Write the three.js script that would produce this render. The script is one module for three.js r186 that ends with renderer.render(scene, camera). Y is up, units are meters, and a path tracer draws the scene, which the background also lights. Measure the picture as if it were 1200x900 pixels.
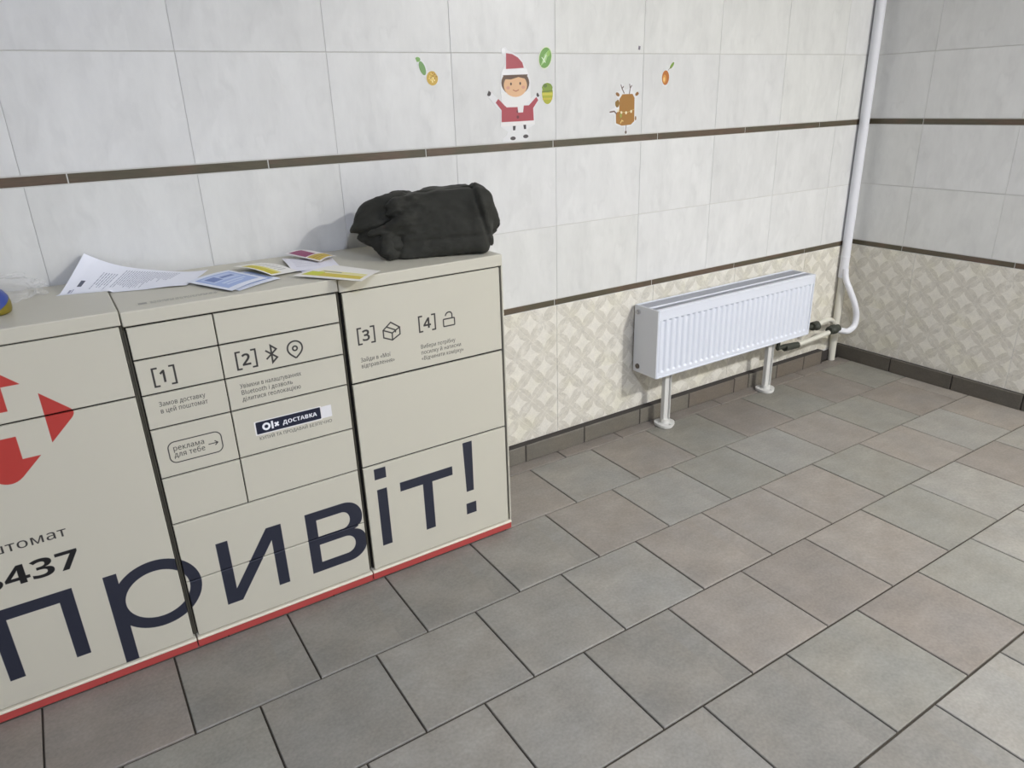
import * as THREE from 'three';
import { RectAreaLightUniformsLib } from 'three/addons/lights/RectAreaLightUniformsLib.js';
import { RoundedBoxGeometry } from 'three/addons/geometries/RoundedBoxGeometry.js';
import { ImprovedNoise } from 'three/addons/math/ImprovedNoise.js';
import { MarchingCubes } from 'three/addons/objects/MarchingCubes.js';
import { mergeGeometries, mergeVertices } from 'three/addons/utils/BufferGeometryUtils.js';

// ------------------------------------------------------------------ camera, lamps, exposure
const scene = new THREE.Scene();
scene.background = new THREE.Color(0x0c0c0c);
const camera = new THREE.PerspectiveCamera(56.3, 4 / 3, 0.05, 50);
camera.position.set(-0.6491, 1.3597, 2.0960);
camera.rotation.order = 'YXZ';
camera.rotation.set(THREE.MathUtils.degToRad(-21.597), THREE.MathUtils.degToRad(-32.062), THREE.MathUtils.degToRad(-1.9));
const renderer = new THREE.WebGLRenderer({ antialias: true });
renderer.toneMapping = THREE.LinearToneMapping;
renderer.toneMappingExposure = 1.0;
renderer.shadowMap.enabled = true;
RectAreaLightUniformsLib.init();

const CEIL = 2.75, ZW = -0.098, XW = 2.83;       // ceiling height, back wall face, right wall face
const XL = -2.6, ZF = 4.3;                        // left wall face, front wall face
const counts = {};
function numbered(n) { counts[n] = (counts[n] || 0) + 1; return counts[n] === 1 ? n : `${n}_${String(counts[n] - 1).padStart(3, '0')}`; }
function mesh(name, geo, mat, parent) { const m = new THREE.Mesh(geo, mat); m.name = parent === scene ? numbered(name) : name; (parent || scene).add(m); return m; }
function part(parent, name, geo, mat, label) {
  const k = parent.children.filter((c) => c.name.replace(/_\d{3}$/, '') === name).length;
  const m = new THREE.Mesh(geo, mat); m.name = k ? `${name}_${String(k).padStart(3, '0')}` : name; parent.add(m);
  if (label) m.userData.label = label;
  return m;
}
function thing(name, label, category, pos = [0, 0, 0], turn = 0, group) {
  const o = new THREE.Group(); o.name = numbered(name); o.position.set(...pos); o.rotation.y = turn;
  o.userData = { label, category }; if (group) o.userData.group = group; scene.add(o); return o;
}
function structure(name, label) { const o = new THREE.Group(); o.name = name; o.userData = { kind: 'structure', label, category: name.split('_')[0] }; scene.add(o); return o; }
let seed = 7; function rnd() { seed = (seed * 1664525 + 1013904223) % 4294967296; return seed / 4294967296; }
const std = (o) => new THREE.MeshStandardMaterial(o);
const bx = (w, h, d, x = 0, y = 0, z = 0) => new THREE.BoxGeometry(w, h, d).translate(x, y, z);
const rbx = (w, h, d, r, x = 0, y = 0, z = 0, s = 2) => new RoundedBoxGeometry(w, h, d, s, r).translate(x, y, z);
const mg = (l) => mergeGeometries(l.map((g) => { const q = g.index ? g.toNonIndexed() : g; for (const k of Object.keys(q.attributes)) if (!['position', 'normal', 'uv'].includes(k)) q.deleteAttribute(k); return q; }));

// two square ceiling lamps behind the camera: they throw the two shadows of the radiator
const LAMP = 146;
function ceilingLamp(x, z, label, k, LAMPCOL) {
  const t = thing('ceiling_lamp', label, 'lamp', [x, CEIL, z]);
  const f = mg([bx(0.31, 0.03, 0.025, 0, -0.016, 0.1425), bx(0.31, 0.03, 0.025, 0, -0.016, -0.1425), bx(0.025, 0.03, 0.26, 0.1425, -0.016, 0), bx(0.025, 0.03, 0.26, -0.1425, -0.016, 0)]);
  part(t, 'lamp_frame', f, std({ color: 0xe8e8e6, roughness: 0.5 }));
  part(t, 'diffuser', bx(0.26, 0.012, 0.26, 0, -0.014, 0), std({ color: 0xffffff, emissive: LAMPCOL, emissiveIntensity: 3 }));
  const l = new THREE.RectAreaLight(LAMPCOL, LAMP * k * 2.37, 0.26, 0.26);
  l.position.set(0, -0.024, 0); l.rotation.x = -Math.PI / 2; t.add(l);
}
ceilingLamp(2.36, 3.15, 'square ceiling lamp near the right wall, behind the viewer', 2.0, new THREE.Color(1.0, 0.992, 0.975));
ceilingLamp(-0.4, 3.0, 'square ceiling lamp above the viewer, farther from the right wall', 0.74, new THREE.Color(0.87, 0.955, 1.25));

// ------------------------------------------------------------------ textures
const N = new ImprovedNoise();
function fbm(x, y, z, o = 4) { let a = 0, s = 0.5; for (let i = 0; i < o; i++) { a += s * N.noise(x, y, z); x *= 2.03; y *= 2.03; s *= 0.5; } return a; }
function dataTex(n, fn, size, srgb = true, m = n) {
  const d = new Uint8Array(n * m * 4);
  for (let j = 0; j < m; j++) for (let i = 0; i < n; i++) {
    const c = fn((i + 0.5) / n, (j + 0.5) / m), k = (j * n + i) * 4;
    for (let q = 0; q < 3; q++) d[k + q] = Math.max(0, Math.min(255, Math.round(c[q])));
    d[k + 3] = 255;
  }
  const t = new THREE.DataTexture(d, n, m); t.wrapS = t.wrapT = THREE.RepeatWrapping; t.magFilter = THREE.LinearFilter; t.minFilter = THREE.LinearMipmapLinearFilter; t.generateMipmaps = true;
  if (srgb) t.colorSpace = THREE.SRGBColorSpace; if (size) t.repeat.set(1 / size[0], 1 / size[1]); t.needsUpdate = true; return t;
}
const lerp = (a, b, t) => a + (b - a) * t, sst = (a, b, x) => { const t = Math.max(0, Math.min(1, (x - a) / (b - a))); return t * t * (3 - 2 * t); };
function canvas(w, h) { const c = document.createElement('canvas'); c.width = w; c.height = h; return [c, c.getContext('2d')]; }
function ctex(c) { const t = new THREE.CanvasTexture(c); t.colorSpace = THREE.SRGBColorSpace; t.magFilter = THREE.LinearFilter; t.anisotropy = 8; return t; }

// pale glazed wall tile with faint vertical clouds (1.6 m of it)
const wallTex = dataTex(1024, (u, v) => {
  const x = u * 1.6, y = v * 1.6;
  const a = fbm(x * 14, y * 6, 1.3, 5), b = fbm(x * 45, y * 16, 7.1, 3), c = Math.max(0, fbm(x * 22 + 3 * a, y * 9, 4.4, 4));
  const k = 1 + a * 0.045 + b * 0.022 - c * 0.06;
  return [222 * k, 222 * k, 220 * k];
}, [1.6, 1.6]);
// beige tile with a lattice of leaf-shaped petals around pale cushions (one tile 0.505 x 0.52)
const patTex = dataTex(1024, (u, v) => {
  const s = 0.1262, x = u * 0.505, y = v * 0.52 * (0.505 / 0.52);
  const p = (x + y) / s, q = (x - y) / s;            // rotated lattice, cell 1
  const fx = p - Math.floor(p), fy = q - Math.floor(q);
  const wob = fbm(x * 90, y * 90, 2.2, 3) * 0.05;
  // petals lie along the cell edges: overlap of circles centred on neighbouring cells
  const R = 0.742; let n = 0;
  for (const cx of [-0.5, 0.5, 1.5]) for (const cy of [-0.5, 0.5, 1.5]) if (Math.hypot(fx - cx, fy - cy) + wob < R) n++;
  const e = Math.min(Math.min(fx, 1 - fx), Math.min(fy, 1 - fy));
  const m = fbm(x * 30, y * 30, 9.1, 4), f = fbm(x * 160, y * 160, 3.3, 3), ero = fbm(x * 25, y * 25, 5.5, 3);
  let c = [224, 220, 209];
  const petal = n >= 2 ? sst(-0.35, 0.12, ero + f * 0.7 + 0.12) : 0;
  const vein = e < 0.018 ? 0.5 : 0;
  const t = petal * (0.85 - vein);
  c = [lerp(c[0], 207, t), lerp(c[1], 202, t), lerp(c[2], 189, t)];
  const cu = n < 2 ? 1 : 0; const sw = Math.exp(-Math.pow((Math.abs(fbm(x * 34, y * 34, 12.5, 2)) - 0.02) / 0.02, 2)); const k = 1 + m * 0.06 + f * 0.06 + cu * 0.012 - (1 - cu) * sw * 0.05;
  const yl = Math.max(0, fbm(x * 11, y * 11, 15.5, 2)) * 0.06; return [c[0] * k, c[1] * k, c[2] * k * (1 - yl)];
}, [0.505, 0.505]);
const stripTex = dataTex(512, (u, v) => {
  const x = u * 2, y = v * 0.12; const a = sst(-0.15, 0.25, fbm(x * 5, y * 8, 3.1, 3)), b = fbm(x * 30, y * 260, 8.8, 3);
  const k = 1 + b * 0.16; return [lerp(84, 97, a) * k, lerp(78, 80, a) * k, lerp(61, 65, a) * k];
}, [2, 0.12], true, 64);
function floorTex(z0) {
  return dataTex(512, (u, v) => {
    const x = u * 0.61, y = v * 0.61; const a = fbm(x * 9, y * 9, z0, 5), s = fbm(x * 130, y * 130, z0 + 3, 2), w = fbm(x * 12, y * 40, z0 + 8, 3), h = fbm(x * 6, y * 6, z0 + 11, 3);
    const k = 1 + a * 0.13 + s * 0.12 + w * 0.05; return [205 * k * (1 + 0.025 * h), 204 * k, 203 * k * (1 - 0.03 * h)];
  }, [0.61, 0.61]);
}
const floorT = [floorTex(1.1), floorTex(21.7)];
const floorBump = dataTex(512, (u, v) => { const x = u * 0.61, y = v * 0.61; const a = 128 + 90 * fbm(x * 110, y * 110, 4, 3) + 60 * fbm(x * 20, y * 20, 6, 2); return [a, a, a]; }, [0.61, 0.61], false);

// ------------------------------------------------------------------ tile shape: a plate whose front edges are chamfered; front face at z = 0
function plate(w, h, d, c, ou = 0, ov = 0, du = [0, 0]) {
  const W = w / 2, H = h / 2, i = [[-W + c, -H + c, 0], [W - c, -H + c, 0], [W - c, H - c, 0], [-W + c, H - c, 0]],
    o = [[-W, -H, -c], [W, -H, -c], [W, H, -c], [-W, H, -c]], b = o.map((p) => [p[0], p[1], -d]);
  const pos = [], uv = []; const tri = (...q) => q.forEach((p) => { pos.push(...p); uv.push(p[0] + ou, p[1] + ov); });
  tri(i[0], i[1], i[2]); tri(i[0], i[2], i[3]);
  for (let k = 0; k < 4; k++) { const l = (k + 1) % 4; tri(o[k], o[l], i[l]); tri(o[k], i[l], i[k]); tri(b[k], b[l], o[l]); tri(b[k], o[l], o[k]); }
  tri(b[0], b[2], b[1]); tri(b[0], b[3], b[2]);
  const g = new THREE.BufferGeometry(); g.setAttribute('position', new THREE.Float32BufferAttribute(pos, 3)); g.setAttribute('uv', new THREE.Float32BufferAttribute(uv, 2)); g.computeVertexNormals(); return g;
}
const geoCache = new Map();
function cplate(w, h, d, c, ou, ov) { const k = [w.toFixed(4), h.toFixed(4), d, c, ou.toFixed(3), ov.toFixed(3)].join(); if (!geoCache.has(k)) geoCache.set(k, plate(w, h, d, c, ou, ov)); return geoCache.get(k); }

const M = {
  grout: std({ color: 0xcfcec9, roughness: 0.9 }),
  floorGrout: std({ color: 0x3b352c, roughness: 0.95 }),
  glaze: [0xffffff, 0xfafafa, 0xfdfdfb].map((c) => std({ color: c, map: wallTex, roughness: 0.3 })),
  pattern: std({ color: 0xffffff, map: patTex, roughness: 0.45 }),
  strip: std({ color: 0xffffff, map: stripTex, roughness: 0.35 }),
  plaster: std({ color: 0xb4b3ae, roughness: 0.9 }),
  mortar: std({ color: 0x3a3633, roughness: 0.95 }),
};
// ------------------------------------------------------------------ walls
// the run of tiles along a wall: s = distance along it, placed by put(s, y, geometry)
const ROWS = [[0.639, 0.9155], [0.9185, 1.194], [1.224, 1.5015], [1.5045, 1.782], [1.785, 2.0625], [2.0655, 2.343], [2.346, 2.6235], [2.6265, 2.748]];
function tileWall(root, s0, s1, joint0, strip0, pat0, dir, put) {
  const runs = (j0, p) => { const r = []; for (let n = Math.floor((s0 - j0) / p); j0 + n * p < s1; n++) { const a = Math.max(s0, j0 + n * p), b = Math.min(s1, j0 + (n + 1) * p); if (b - a > 0.012) r.push([a, b, n]); } return r; };
  for (const [y0, y1] of ROWS) for (const [a, b, n] of runs(joint0, 0.406)) {
    const w = b - a - 0.0013, v = (Math.abs(n * 7 + Math.round(y0 * 10) * 3)) % 4;
    put(part(root, 'wall_tile', cplate(w, y1 - y0, 0.005, 0.0005, v * 0.43 + 0.21, v * 0.31 + 0.17), M.glaze[(v + n + 9) % 3]), (a + b) / 2, (y0 + y1) / 2);
  }
  for (const [y0, y1] of [[0.6135, 0.636], [1.197, 1.2205]]) for (const [a, b, n] of runs(strip0, 0.505))
    put(part(root, 'border_strip', cplate(b - a - 0.003, y1 - y0, 0.0095, 0.0015, ((n + 20) * 0.37) % 2, ((n + 20) * 0.03) % 0.12), M.strip), (a + b) / 2, (y0 + y1) / 2);
  for (const [a, b] of runs(pat0, 0.505)) put(part(root, 'patterned_tile', cplate(b - a - 0.0022, 0.552, 0.005, 0.0005, 0.0631, 0.03), M.pattern), (a + b) / 2, 0.335);
}
const wb = structure('wall_back', 'tiled back wall with two dark border strips');
part(wb, 'wall_body', bx(XW - XL + 0.4, CEIL + 0.2, 0.2, (XW + XL) / 2, CEIL / 2, ZW - 0.102), M.grout);
tileWall(wb, XL, XW, 0.132, -0.077, -0.068, 1, (m, s, y) => m.position.set(s, y, ZW));
const wr = structure('wall_right', 'tiled right wall with two dark border strips');
part(wr, 'wall_body', bx(0.2, CEIL + 0.2, ZF - ZW + 0.2, XW + 0.102, CEIL / 2, (ZF + ZW) / 2 + 0.1), M.grout);
tileWall(wr, ZW, ZF, 0.17, 0.168, 0.24, 1, (m, s, y) => { m.position.set(XW, y, s); m.rotation.y = -Math.PI / 2; });
const wl = structure('wall_left', 'plain pale left wall outside the view');
part(wl, 'wall_body', bx(0.2, CEIL + 0.2, ZF - ZW + 0.4, XL - 0.1, CEIL / 2, (ZF + ZW) / 2), M.plaster);
const wf = structure('wall_front', 'plain pale wall behind the viewer');
part(wf, 'wall_body', bx(XW - XL + 0.4, CEIL + 0.2, 0.2, (XW + XL) / 2, CEIL / 2, ZF + 0.1), M.plaster);
const cl = structure('ceiling', 'plain white ceiling above the room');
part(cl, 'ceiling_slab', bx(XW - XL + 0.4, 0.15, ZF - ZW + 0.4, (XW + XL) / 2, CEIL + 0.075, (ZF + ZW) / 2), std({ color: 0xdcdbd8, roughness: 0.9 }));

// ------------------------------------------------------------------ floor: square tiles in offset rows
const fl = structure('floor', 'grey and pinkish stone-look floor tiles laid in offset rows');
part(fl, 'floor_bed', bx(XW - XL + 0.4, 0.2, ZF - ZW + 0.4, (XW + XL) / 2, -0.105, (ZF + ZW) / 2), M.floorGrout);
const TONES0 = { l: [0.385, 0.372, 0.34], g: [0.338, 0.328, 0.288], p: [0.372, 0.33, 0.292], k: [0.318, 0.276, 0.245], d: [0.288, 0.276, 0.25], n: [0.345, 0.33, 0.298] };
const TONES = {}; for (const k in TONES0) { const c = TONES0[k], m = (c[0] + c[1] + c[2]) / 3, avg = [0.348, 0.334, 0.286]; TONES[k] = c.map((v, i) => lerp(avg[i], v, 0.7)); }
const toneMat = {}; for (const k in TONES) toneMat[k] = floorT.map((t) => std({ color: new THREE.Color().setRGB(...TONES[k]).multiplyScalar(1.13), map: t, bumpMap: floorBump, bumpScale: 0.0006, roughness: 0.5 }));
const PITCH = 0.304, GAP = 0.0045;
const rowOff = [0.913, 0.7339, 0.5911, 0.4357, 0.2865, 0.1056, -0.05, -0.2, -0.35, -0.5, -0.65, -0.8, -0.95, -1.1, -1.25];
const rowTone = { 0: ['', 0], 1: ['plpgkgkg', -1], 2: ['dddnplglpgk', -4], 3: ['dnnlpppgplp', -3], 4: ['dnndpkpgl', -3], 5: ['dndgkgl', -1], 6: ['ndldl', 1] };
for (let r = 0; r < 15; r++) {
  const z0 = r === 0 ? -0.075 : (r - 1) * PITCH, z1 = Math.min(ZF, r * PITCH), za = z0 + (r ? 0.003 : 0), zb = z1 - 0.003;
  for (let i = Math.floor((XL - rowOff[r]) / PITCH); rowOff[r] + i * PITCH < XW; i++) {
    const a = Math.max(XL, rowOff[r] + i * PITCH + GAP / 2), b = Math.min(XW - 0.01, rowOff[r] + (i + 1) * PITCH - GAP / 2);
    if (b - a < 0.02) continue;
    const [str, i0] = rowTone[r] || ['', 0]; const code = str[i - i0] || 'nlgpdk'[Math.floor(rnd() * 6)];
    const v = Math.floor(rnd() * 6), m = part(fl, 'floor_tile', cplate(b - a, zb - za, 0.012, 0.0016, (v % 3) * 0.19 + 0.15, Math.floor(v / 3) * 0.3 + 0.15), toneMat[r === 0 ? 'k' : code][v % 2]);
    m.rotation.x = -Math.PI / 2; m.position.set((a + b) / 2, (rnd() - 0.5) * 0.0008, (za + zb) / 2);
  }
}
// ------------------------------------------------------------------ skirting
const skT = ['d', 'k', 'n', 'd'].map((k) => toneMat[k][0].clone()); skT.forEach((m) => m.color.multiply(new THREE.Color().setRGB(0.72, 0.69, 0.635)));
const skb = structure('baseboard_back', 'grey tile skirting along the back wall');
part(skb, 'mortar_bed', bx(2.66 - XL, 0.0725, 0.033, (2.66 + XL) / 2, 0.03625, ZW + 0.0168), M.mortar);
part(skb, 'mortar_bed', bx(0.17, 0.05, 0.012, 2.74, 0.025, ZW + 0.006), M.mortar);
for (const [a, b] of [[-2.6, -2.3], [-2.3, -1.99], [-1.99, -1.68], [-1.68, -1.38], [-1.38, -1.08], [-1.08, -0.775], [-0.775, -0.47], [-0.47, -0.165], [-0.165, 0.142], [0.142, 0.45], [0.45, 0.758], [0.758, 1.055], [1.055, 1.366], [1.366, 1.668], [1.668, 1.974], [1.974, 2.077], [2.077, 2.287], [2.287, 2.5], [2.5, 2.65]])
  part(skb, 'skirting_tile', cplate(b - a - 0.006, 0.0715 + (rnd() - 0.5) * 0.002, 0.008, 0.002, rnd().toFixed(1) * 1, 0.3), skT[Math.floor(rnd() * 4)]).position.set((a + b) / 2, 0.0365, -0.062);
const skr = structure('baseboard_right', 'dark grey tile skirting along the right wall');
part(skr, 'mortar_bed', bx(0.011, 0.0735, ZF - ZW - 0.01, XW - 0.0057, 0.03675, (ZF + ZW) / 2), M.mortar);
const skd = toneMat.d[1].clone(); skd.color.multiply(new THREE.Color().setRGB(0.47, 0.44, 0.405));
for (let z = -0.09, n = 0; z < ZF - 0.05; n++) {
  const b = n === 0 ? 0.216 : Math.min(ZF, z + 0.308);
  const m = part(skr, 'skirting_tile', cplate(b - z - 0.006, 0.072, 0.008, 0.002, (n % 4) * 0.15, 0.1), skd); m.position.set(2.812, 0.036, (z + b) / 2); m.rotation.y = -Math.PI / 2; z = b;
}
// ------------------------------------------------------------------ parcel lockers: three units with a print that runs across their doors
const CREAM = '#c6c2b2', INK = '#262937', TXT = '#2e2c2b', RED = '#b23a33';
const PX0 = -1.09, PX1 = 0.46, PY0 = 0.0, PY1 = 0.95, PS = 1321;
const [pc, g] = canvas(2048, Math.round((PY1 - PY0) * PS));
g.fillStyle = CREAM; g.fillRect(0, 0, 2048, 2048);
g.setTransform(PS, 0, 0, -PS, -PX0 * PS, PY1 * PS);
const poly = (pts) => { g.beginPath(); pts.forEach((p, i) => (i ? g.lineTo(p[0], p[1]) : g.moveTo(p[0], p[1]))); g.closePath(); };
const fillP = (pts) => { poly(pts); g.fill(); };
const line = (w, ...pts) => { g.lineWidth = w; g.beginPath(); pts.forEach((p, i) => (i ? g.lineTo(p[0], p[1]) : g.moveTo(p[0], p[1]))); g.stroke(); };
function text(s, x, y, cap, width, weight = '', ctx = g, bold = false) {           // baseline-left at x, y; cap height in metres; stretched to width
  ctx.save(); ctx.translate(x, y); ctx.font = `${weight} 100px sans-serif`; ctx.textBaseline = 'alphabetic';
  const k = cap / 71.4, w = ctx.measureText(s).width * k; ctx.scale(k * (width ? width / w : 1), -k); ctx.fillText(s, 0, 0); if (bold) { ctx.lineWidth = 5; ctx.strokeText(s, 0, 0); } ctx.restore();
}
// big greeting
g.fillStyle = INK;
fillP([[-0.967, 0.11], [-0.967, 0.305], [-0.797, 0.305], [-0.797, 0.11], [-0.828, 0.11], [-0.828, 0.275], [-0.936, 0.275], [-0.936, 0.11]]);
fillP([[-0.731, 0.04], [-0.731, 0.305], [-0.701, 0.305], [-0.701, 0.04]]);
g.beginPath(); g.ellipse(-0.622, 0.2105, 0.104, 0.098, 0, 0, Math.PI * 2); g.ellipse(-0.622, 0.2105, 0.0755, 0.068, 0, 0, Math.PI * 2, true); g.fill('evenodd');
fillP([[-0.468, 0.104], [-0.468, 0.298], [-0.438, 0.298], [-0.438, 0.145], [-0.337, 0.298], [-0.297, 0.298], [-0.297, 0.107], [-0.327, 0.107], [-0.327, 0.257], [-0.428, 0.104]]);
g.beginPath(); g.moveTo(-0.23, 0.104); g.lineTo(-0.23, 0.3); g.lineTo(-0.122, 0.3); g.bezierCurveTo(-0.055, 0.3, -0.05, 0.214, -0.094, 0.206); g.bezierCurveTo(-0.045, 0.196, -0.043, 0.104, -0.12, 0.104); g.closePath();
g.moveTo(-0.2, 0.272); g.lineTo(-0.128, 0.272); g.bezierCurveTo(-0.095, 0.272, -0.095, 0.218, -0.128, 0.218); g.lineTo(-0.2, 0.218); g.closePath();
g.moveTo(-0.2, 0.191); g.lineTo(-0.124, 0.191); g.bezierCurveTo(-0.085, 0.191, -0.085, 0.133, -0.124, 0.133); g.lineTo(-0.2, 0.133); g.closePath(); g.fill('evenodd');
g.fillRect(-0.015, 0.34, 0.036, 0.035); g.fillRect(-0.012, 0.114, 0.031, 0.192);
fillP([[0.061, 0.277], [0.061, 0.307], [0.238, 0.307], [0.238, 0.277], [0.167, 0.277], [0.167, 0.115], [0.135, 0.115], [0.135, 0.277]]);
fillP([[0.279, 0.374], [0.312, 0.374], [0.31, 0.2], [0.284, 0.2]]); g.fillRect(0.28, 0.118, 0.036, 0.039);
// name and number on the left unit
g.fillStyle = TXT; text('поштомат', -0.985, 0.444, 0.0245, 0.212);
g.fillStyle = '#141416'; text('3437', -0.966, 0.356, 0.049, 0.204, 'bold');
// red emblem: four arrow heads around a bar
g.fillStyle = RED; const cx = -0.845;
for (const s of [1, -1]) {
  const y = (v) => 0.741 + s * v;
  g.beginPath(); g.moveTo(cx - 0.033, y(0.03)); g.lineTo(cx - 0.033, y(0.085)); g.lineTo(cx - 0.068, y(0.085)); g.lineTo(cx - 0.024, y(0.127)); g.quadraticCurveTo(cx, y(0.147), cx + 0.024, y(0.127)); g.lineTo(cx + 0.068, y(0.085)); g.lineTo(cx + 0.033, y(0.085)); g.lineTo(cx + 0.033, y(0.03)); g.closePath(); g.fill();
  g.beginPath(); g.moveTo(cx + s * 0.095, 0.798); g.lineTo(cx + s * 0.143, 0.752); g.quadraticCurveTo(cx + s * 0.157, 0.739, cx + s * 0.143, 0.726); g.lineTo(cx + s * 0.095, 0.679); g.closePath(); g.fill();
}
// steps
g.strokeStyle = TXT; g.fillStyle = TXT;
const step = (n, x0, x1) => { for (const [x, d] of [[x0, 1], [x1, -1]]) line(0.0042, [x + d * 0.011, 0.8015], [x, 0.8015], [x, 0.757], [x + d * 0.011, 0.757]); text(n, (x0 + x1) / 2 - 0.0115, 0.765, 0.029, n === '1' ? 0.02 : 0.023, '', g, true); };
step('1', -0.522, -0.475); step('2', -0.333, -0.286); step('3', -0.016, 0.031); step('4', 0.166, 0.216);
const lines = (arr, x, y, dy, cap) => arr.forEach(([s, w], i) => text(s, x, y - i * dy, cap, w));
lines([['Замов доставку', 0.105], ['в цей поштомат', 0.108]], -0.524, 0.706, 0.017, 0.0115);
lines([['Увімкни в налаштуваннях', 0.155], ['Bluetooth і дозволь', 0.131], ['ділитися геолокацією', 0.15]], -0.336, 0.707, 0.0175, 0.0115);
lines([['Зайди в «Мої', 0.088], ['відправлення»', 0.099]], -0.016, 0.706, 0.0175, 0.0115);
lines([['Вибери потрібну', 0.112], ['посилку й натисни', 0.131], ['«Відчинити комірку»', 0.138]], 0.165, 0.707, 0.0175, 0.0115);
lines([['реклама', 0.074], ['для тебе', 0.073]], -0.516, 0.586, 0.0175, 0.0135);
line(0.0022, [-0.4345, 0.581], [-0.412, 0.581]); line(0.0022, [-0.419, 0.587], [-0.412, 0.581], [-0.419, 0.575]);
g.lineWidth = 0.0024; g.beginPath(); g.roundRect(-0.526, 0.5545, 0.124, 0.0555, 0.016); g.stroke();
line(0.0042, [-0.261, 0.792], [-0.234, 0.7695], [-0.247, 0.758], [-0.247, 0.803], [-0.234, 0.7915], [-0.261, 0.769]);
g.lineWidth = 0.004; g.beginPath(); g.moveTo(-0.187, 0.757); g.bezierCurveTo(-0.2, 0.768, -0.206, 0.774, -0.206, 0.783); g.bezierCurveTo(-0.206, 0.809, -0.168, 0.809, -0.168, 0.783); g.bezierCurveTo(-0.168, 0.774, -0.174, 0.768, -0.187, 0.757); g.stroke();
g.beginPath(); g.arc(-0.187, 0.783, 0.0058, 0, 7); g.stroke();
line(0.0036, [0.057, 0.783], [0.083, 0.771], [0.106, 0.784], [0.081, 0.802], [0.057, 0.783], [0.057, 0.762], [0.082, 0.751], [0.106, 0.764], [0.106, 0.784]); line(0.0036, [0.083, 0.771], [0.082, 0.751]); line(0.0036, [0.068, 0.791], [0.093, 0.778], [0.093, 0.771]);
g.lineWidth = 0.0036; g.beginPath(); g.roundRect(0.2425, 0.7585, 0.036, 0.0215, 0.002); g.stroke();
g.beginPath(); g.moveTo(0.25, 0.789); g.bezierCurveTo(0.251, 0.802, 0.272, 0.803, 0.271, 0.789); g.lineTo(0.271, 0.78); g.stroke();
// advert
g.fillStyle = '#e4e3e0'; g.fillRect(-0.319, 0.5705, 0.177, 0.039);
g.fillStyle = '#e0dfe0'; g.fillRect(-0.142, 0.573, 0.028, 0.034);
g.fillStyle = '#11172e'; g.beginPath(); g.roundRect(-0.3155, 0.5735, 0.171, 0.0335, 0.003); g.fill();
g.fillStyle = '#f2f2f4'; g.strokeStyle = '#f2f2f4'; g.lineWidth = 0.0058; g.beginPath(); g.arc(-0.2895, 0.5905, 0.0078, 0, 7); g.stroke();
line(0.0055, [-0.274, 0.602], [-0.274, 0.580]); line(0.005, [-0.2675, 0.5955], [-0.258, 0.5845]); line(0.005, [-0.258, 0.5955], [-0.2675, 0.5845]);
text('ДОСТАВКА', -0.247, 0.5845, 0.0115, 0.092, 'bold');
g.fillStyle = '#4c4a47'; text('КУПУЙ ТА ПРОДАВАЙ БЕЗПЕЧНО', -0.312, 0.556, 0.0085, 0.196);
const printTex = ctex(pc);

const creamC = new THREE.Color(CREAM);
const LM = {
  cream: std({ color: creamC, roughness: 0.42 }),
  print: std({ color: 0xffffff, map: printTex, roughness: 0.42 }),
  gapShade: std({ color: 0x221f1a, roughness: 0.7 }),  // shade of the door gaps, painted onto the body
  innerShade: std({ color: 0x6f6a58, roughness: 0.6 }),  // cream side panels darkened to olive as painted shade between units
  red: std({ color: 0xb04642, roughness: 0.5 }),
  pale: std({ color: 0xe6dfcc, roughness: 0.5 }),
  foot: std({ color: 0x1c1b1a, roughness: 0.7 }),
};
const FZ = 0.313;                                                     // plane of the doors
function doorGeo(x0, x1, y0, y1) {                                   // chamfered door plate, uv taken from the place on the printed front
  const q = plate(x1 - x0, y1 - y0, 0.007, 0.0012), cxx = (x0 + x1) / 2, cyy = (y0 + y1) / 2, p = q.attributes.position, u = q.attributes.uv;
  for (let i = 0; i < p.count; i++) u.setXY(i, (p.getX(i) + cxx - PX0) / (2048 / PS), (p.getY(i) + cyy - PY0) / (PY1 - PY0));
  return q;
}
function locker(x0, x1, top, doors, label, endSide = 0) {
  const xc = (x0 + x1) / 2, w = x1 - x0, t = thing('parcel_locker', label, 'locker', [xc, 0, FZ]);
  const zb = ZW + 0.012 - FZ, dep = -zb;
  part(t, 'body', mg([bx(w - 0.012, top - 0.037 - 0.03, dep - 0.018, 0, (top - 0.037 + 0.03) / 2, zb / 2 - 0.009)]), LM.gapShade, 'locker body behind the doors, coloured dark for the shade in the gaps');
  for (const s of [-1, 1]) part(t, 'side_panel', rbx(0.005, top - 0.03, dep - (s === endSide ? 0.002 : 0.022), 0.0015, s * (w / 2 - 0.0022), (top + 0.03) / 2 - 0.001, zb / 2 - (s === endSide ? 0.001 : 0.011)), s === endSide ? LM.cream : LM.innerShade);
  part(t, 'top_panel', rbx(w - 0.0015, 0.034, dep, 0.003, 0, top - 0.017, zb / 2), LM.cream);
  part(t, 'plinth', bx(w - 0.002, 0.024, dep - 0.02, 0, 0.0175, zb / 2 + 0.008), LM.red, 'red plinth');
  part(t, 'plinth_edge', rbx(w - 0.002, 0.0075, 0.03, 0.002, 0, 0.0325, -0.0125), LM.pale);
  for (const sx of [-1, 1]) for (const sz of [0.06, dep - 0.06]) part(t, 'foot', new THREE.CylinderGeometry(0.018, 0.02, 0.007, 16).translate(sx * (w / 2 - 0.05), 0.0035, -sz), LM.foot);
  for (const [a, b, c, d] of doors) part(t, 'door', doorGeo(a, b, c, d), LM.print).position.set((a + b) / 2 - xc, (c + d) / 2, 0);
  return t;
}
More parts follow.
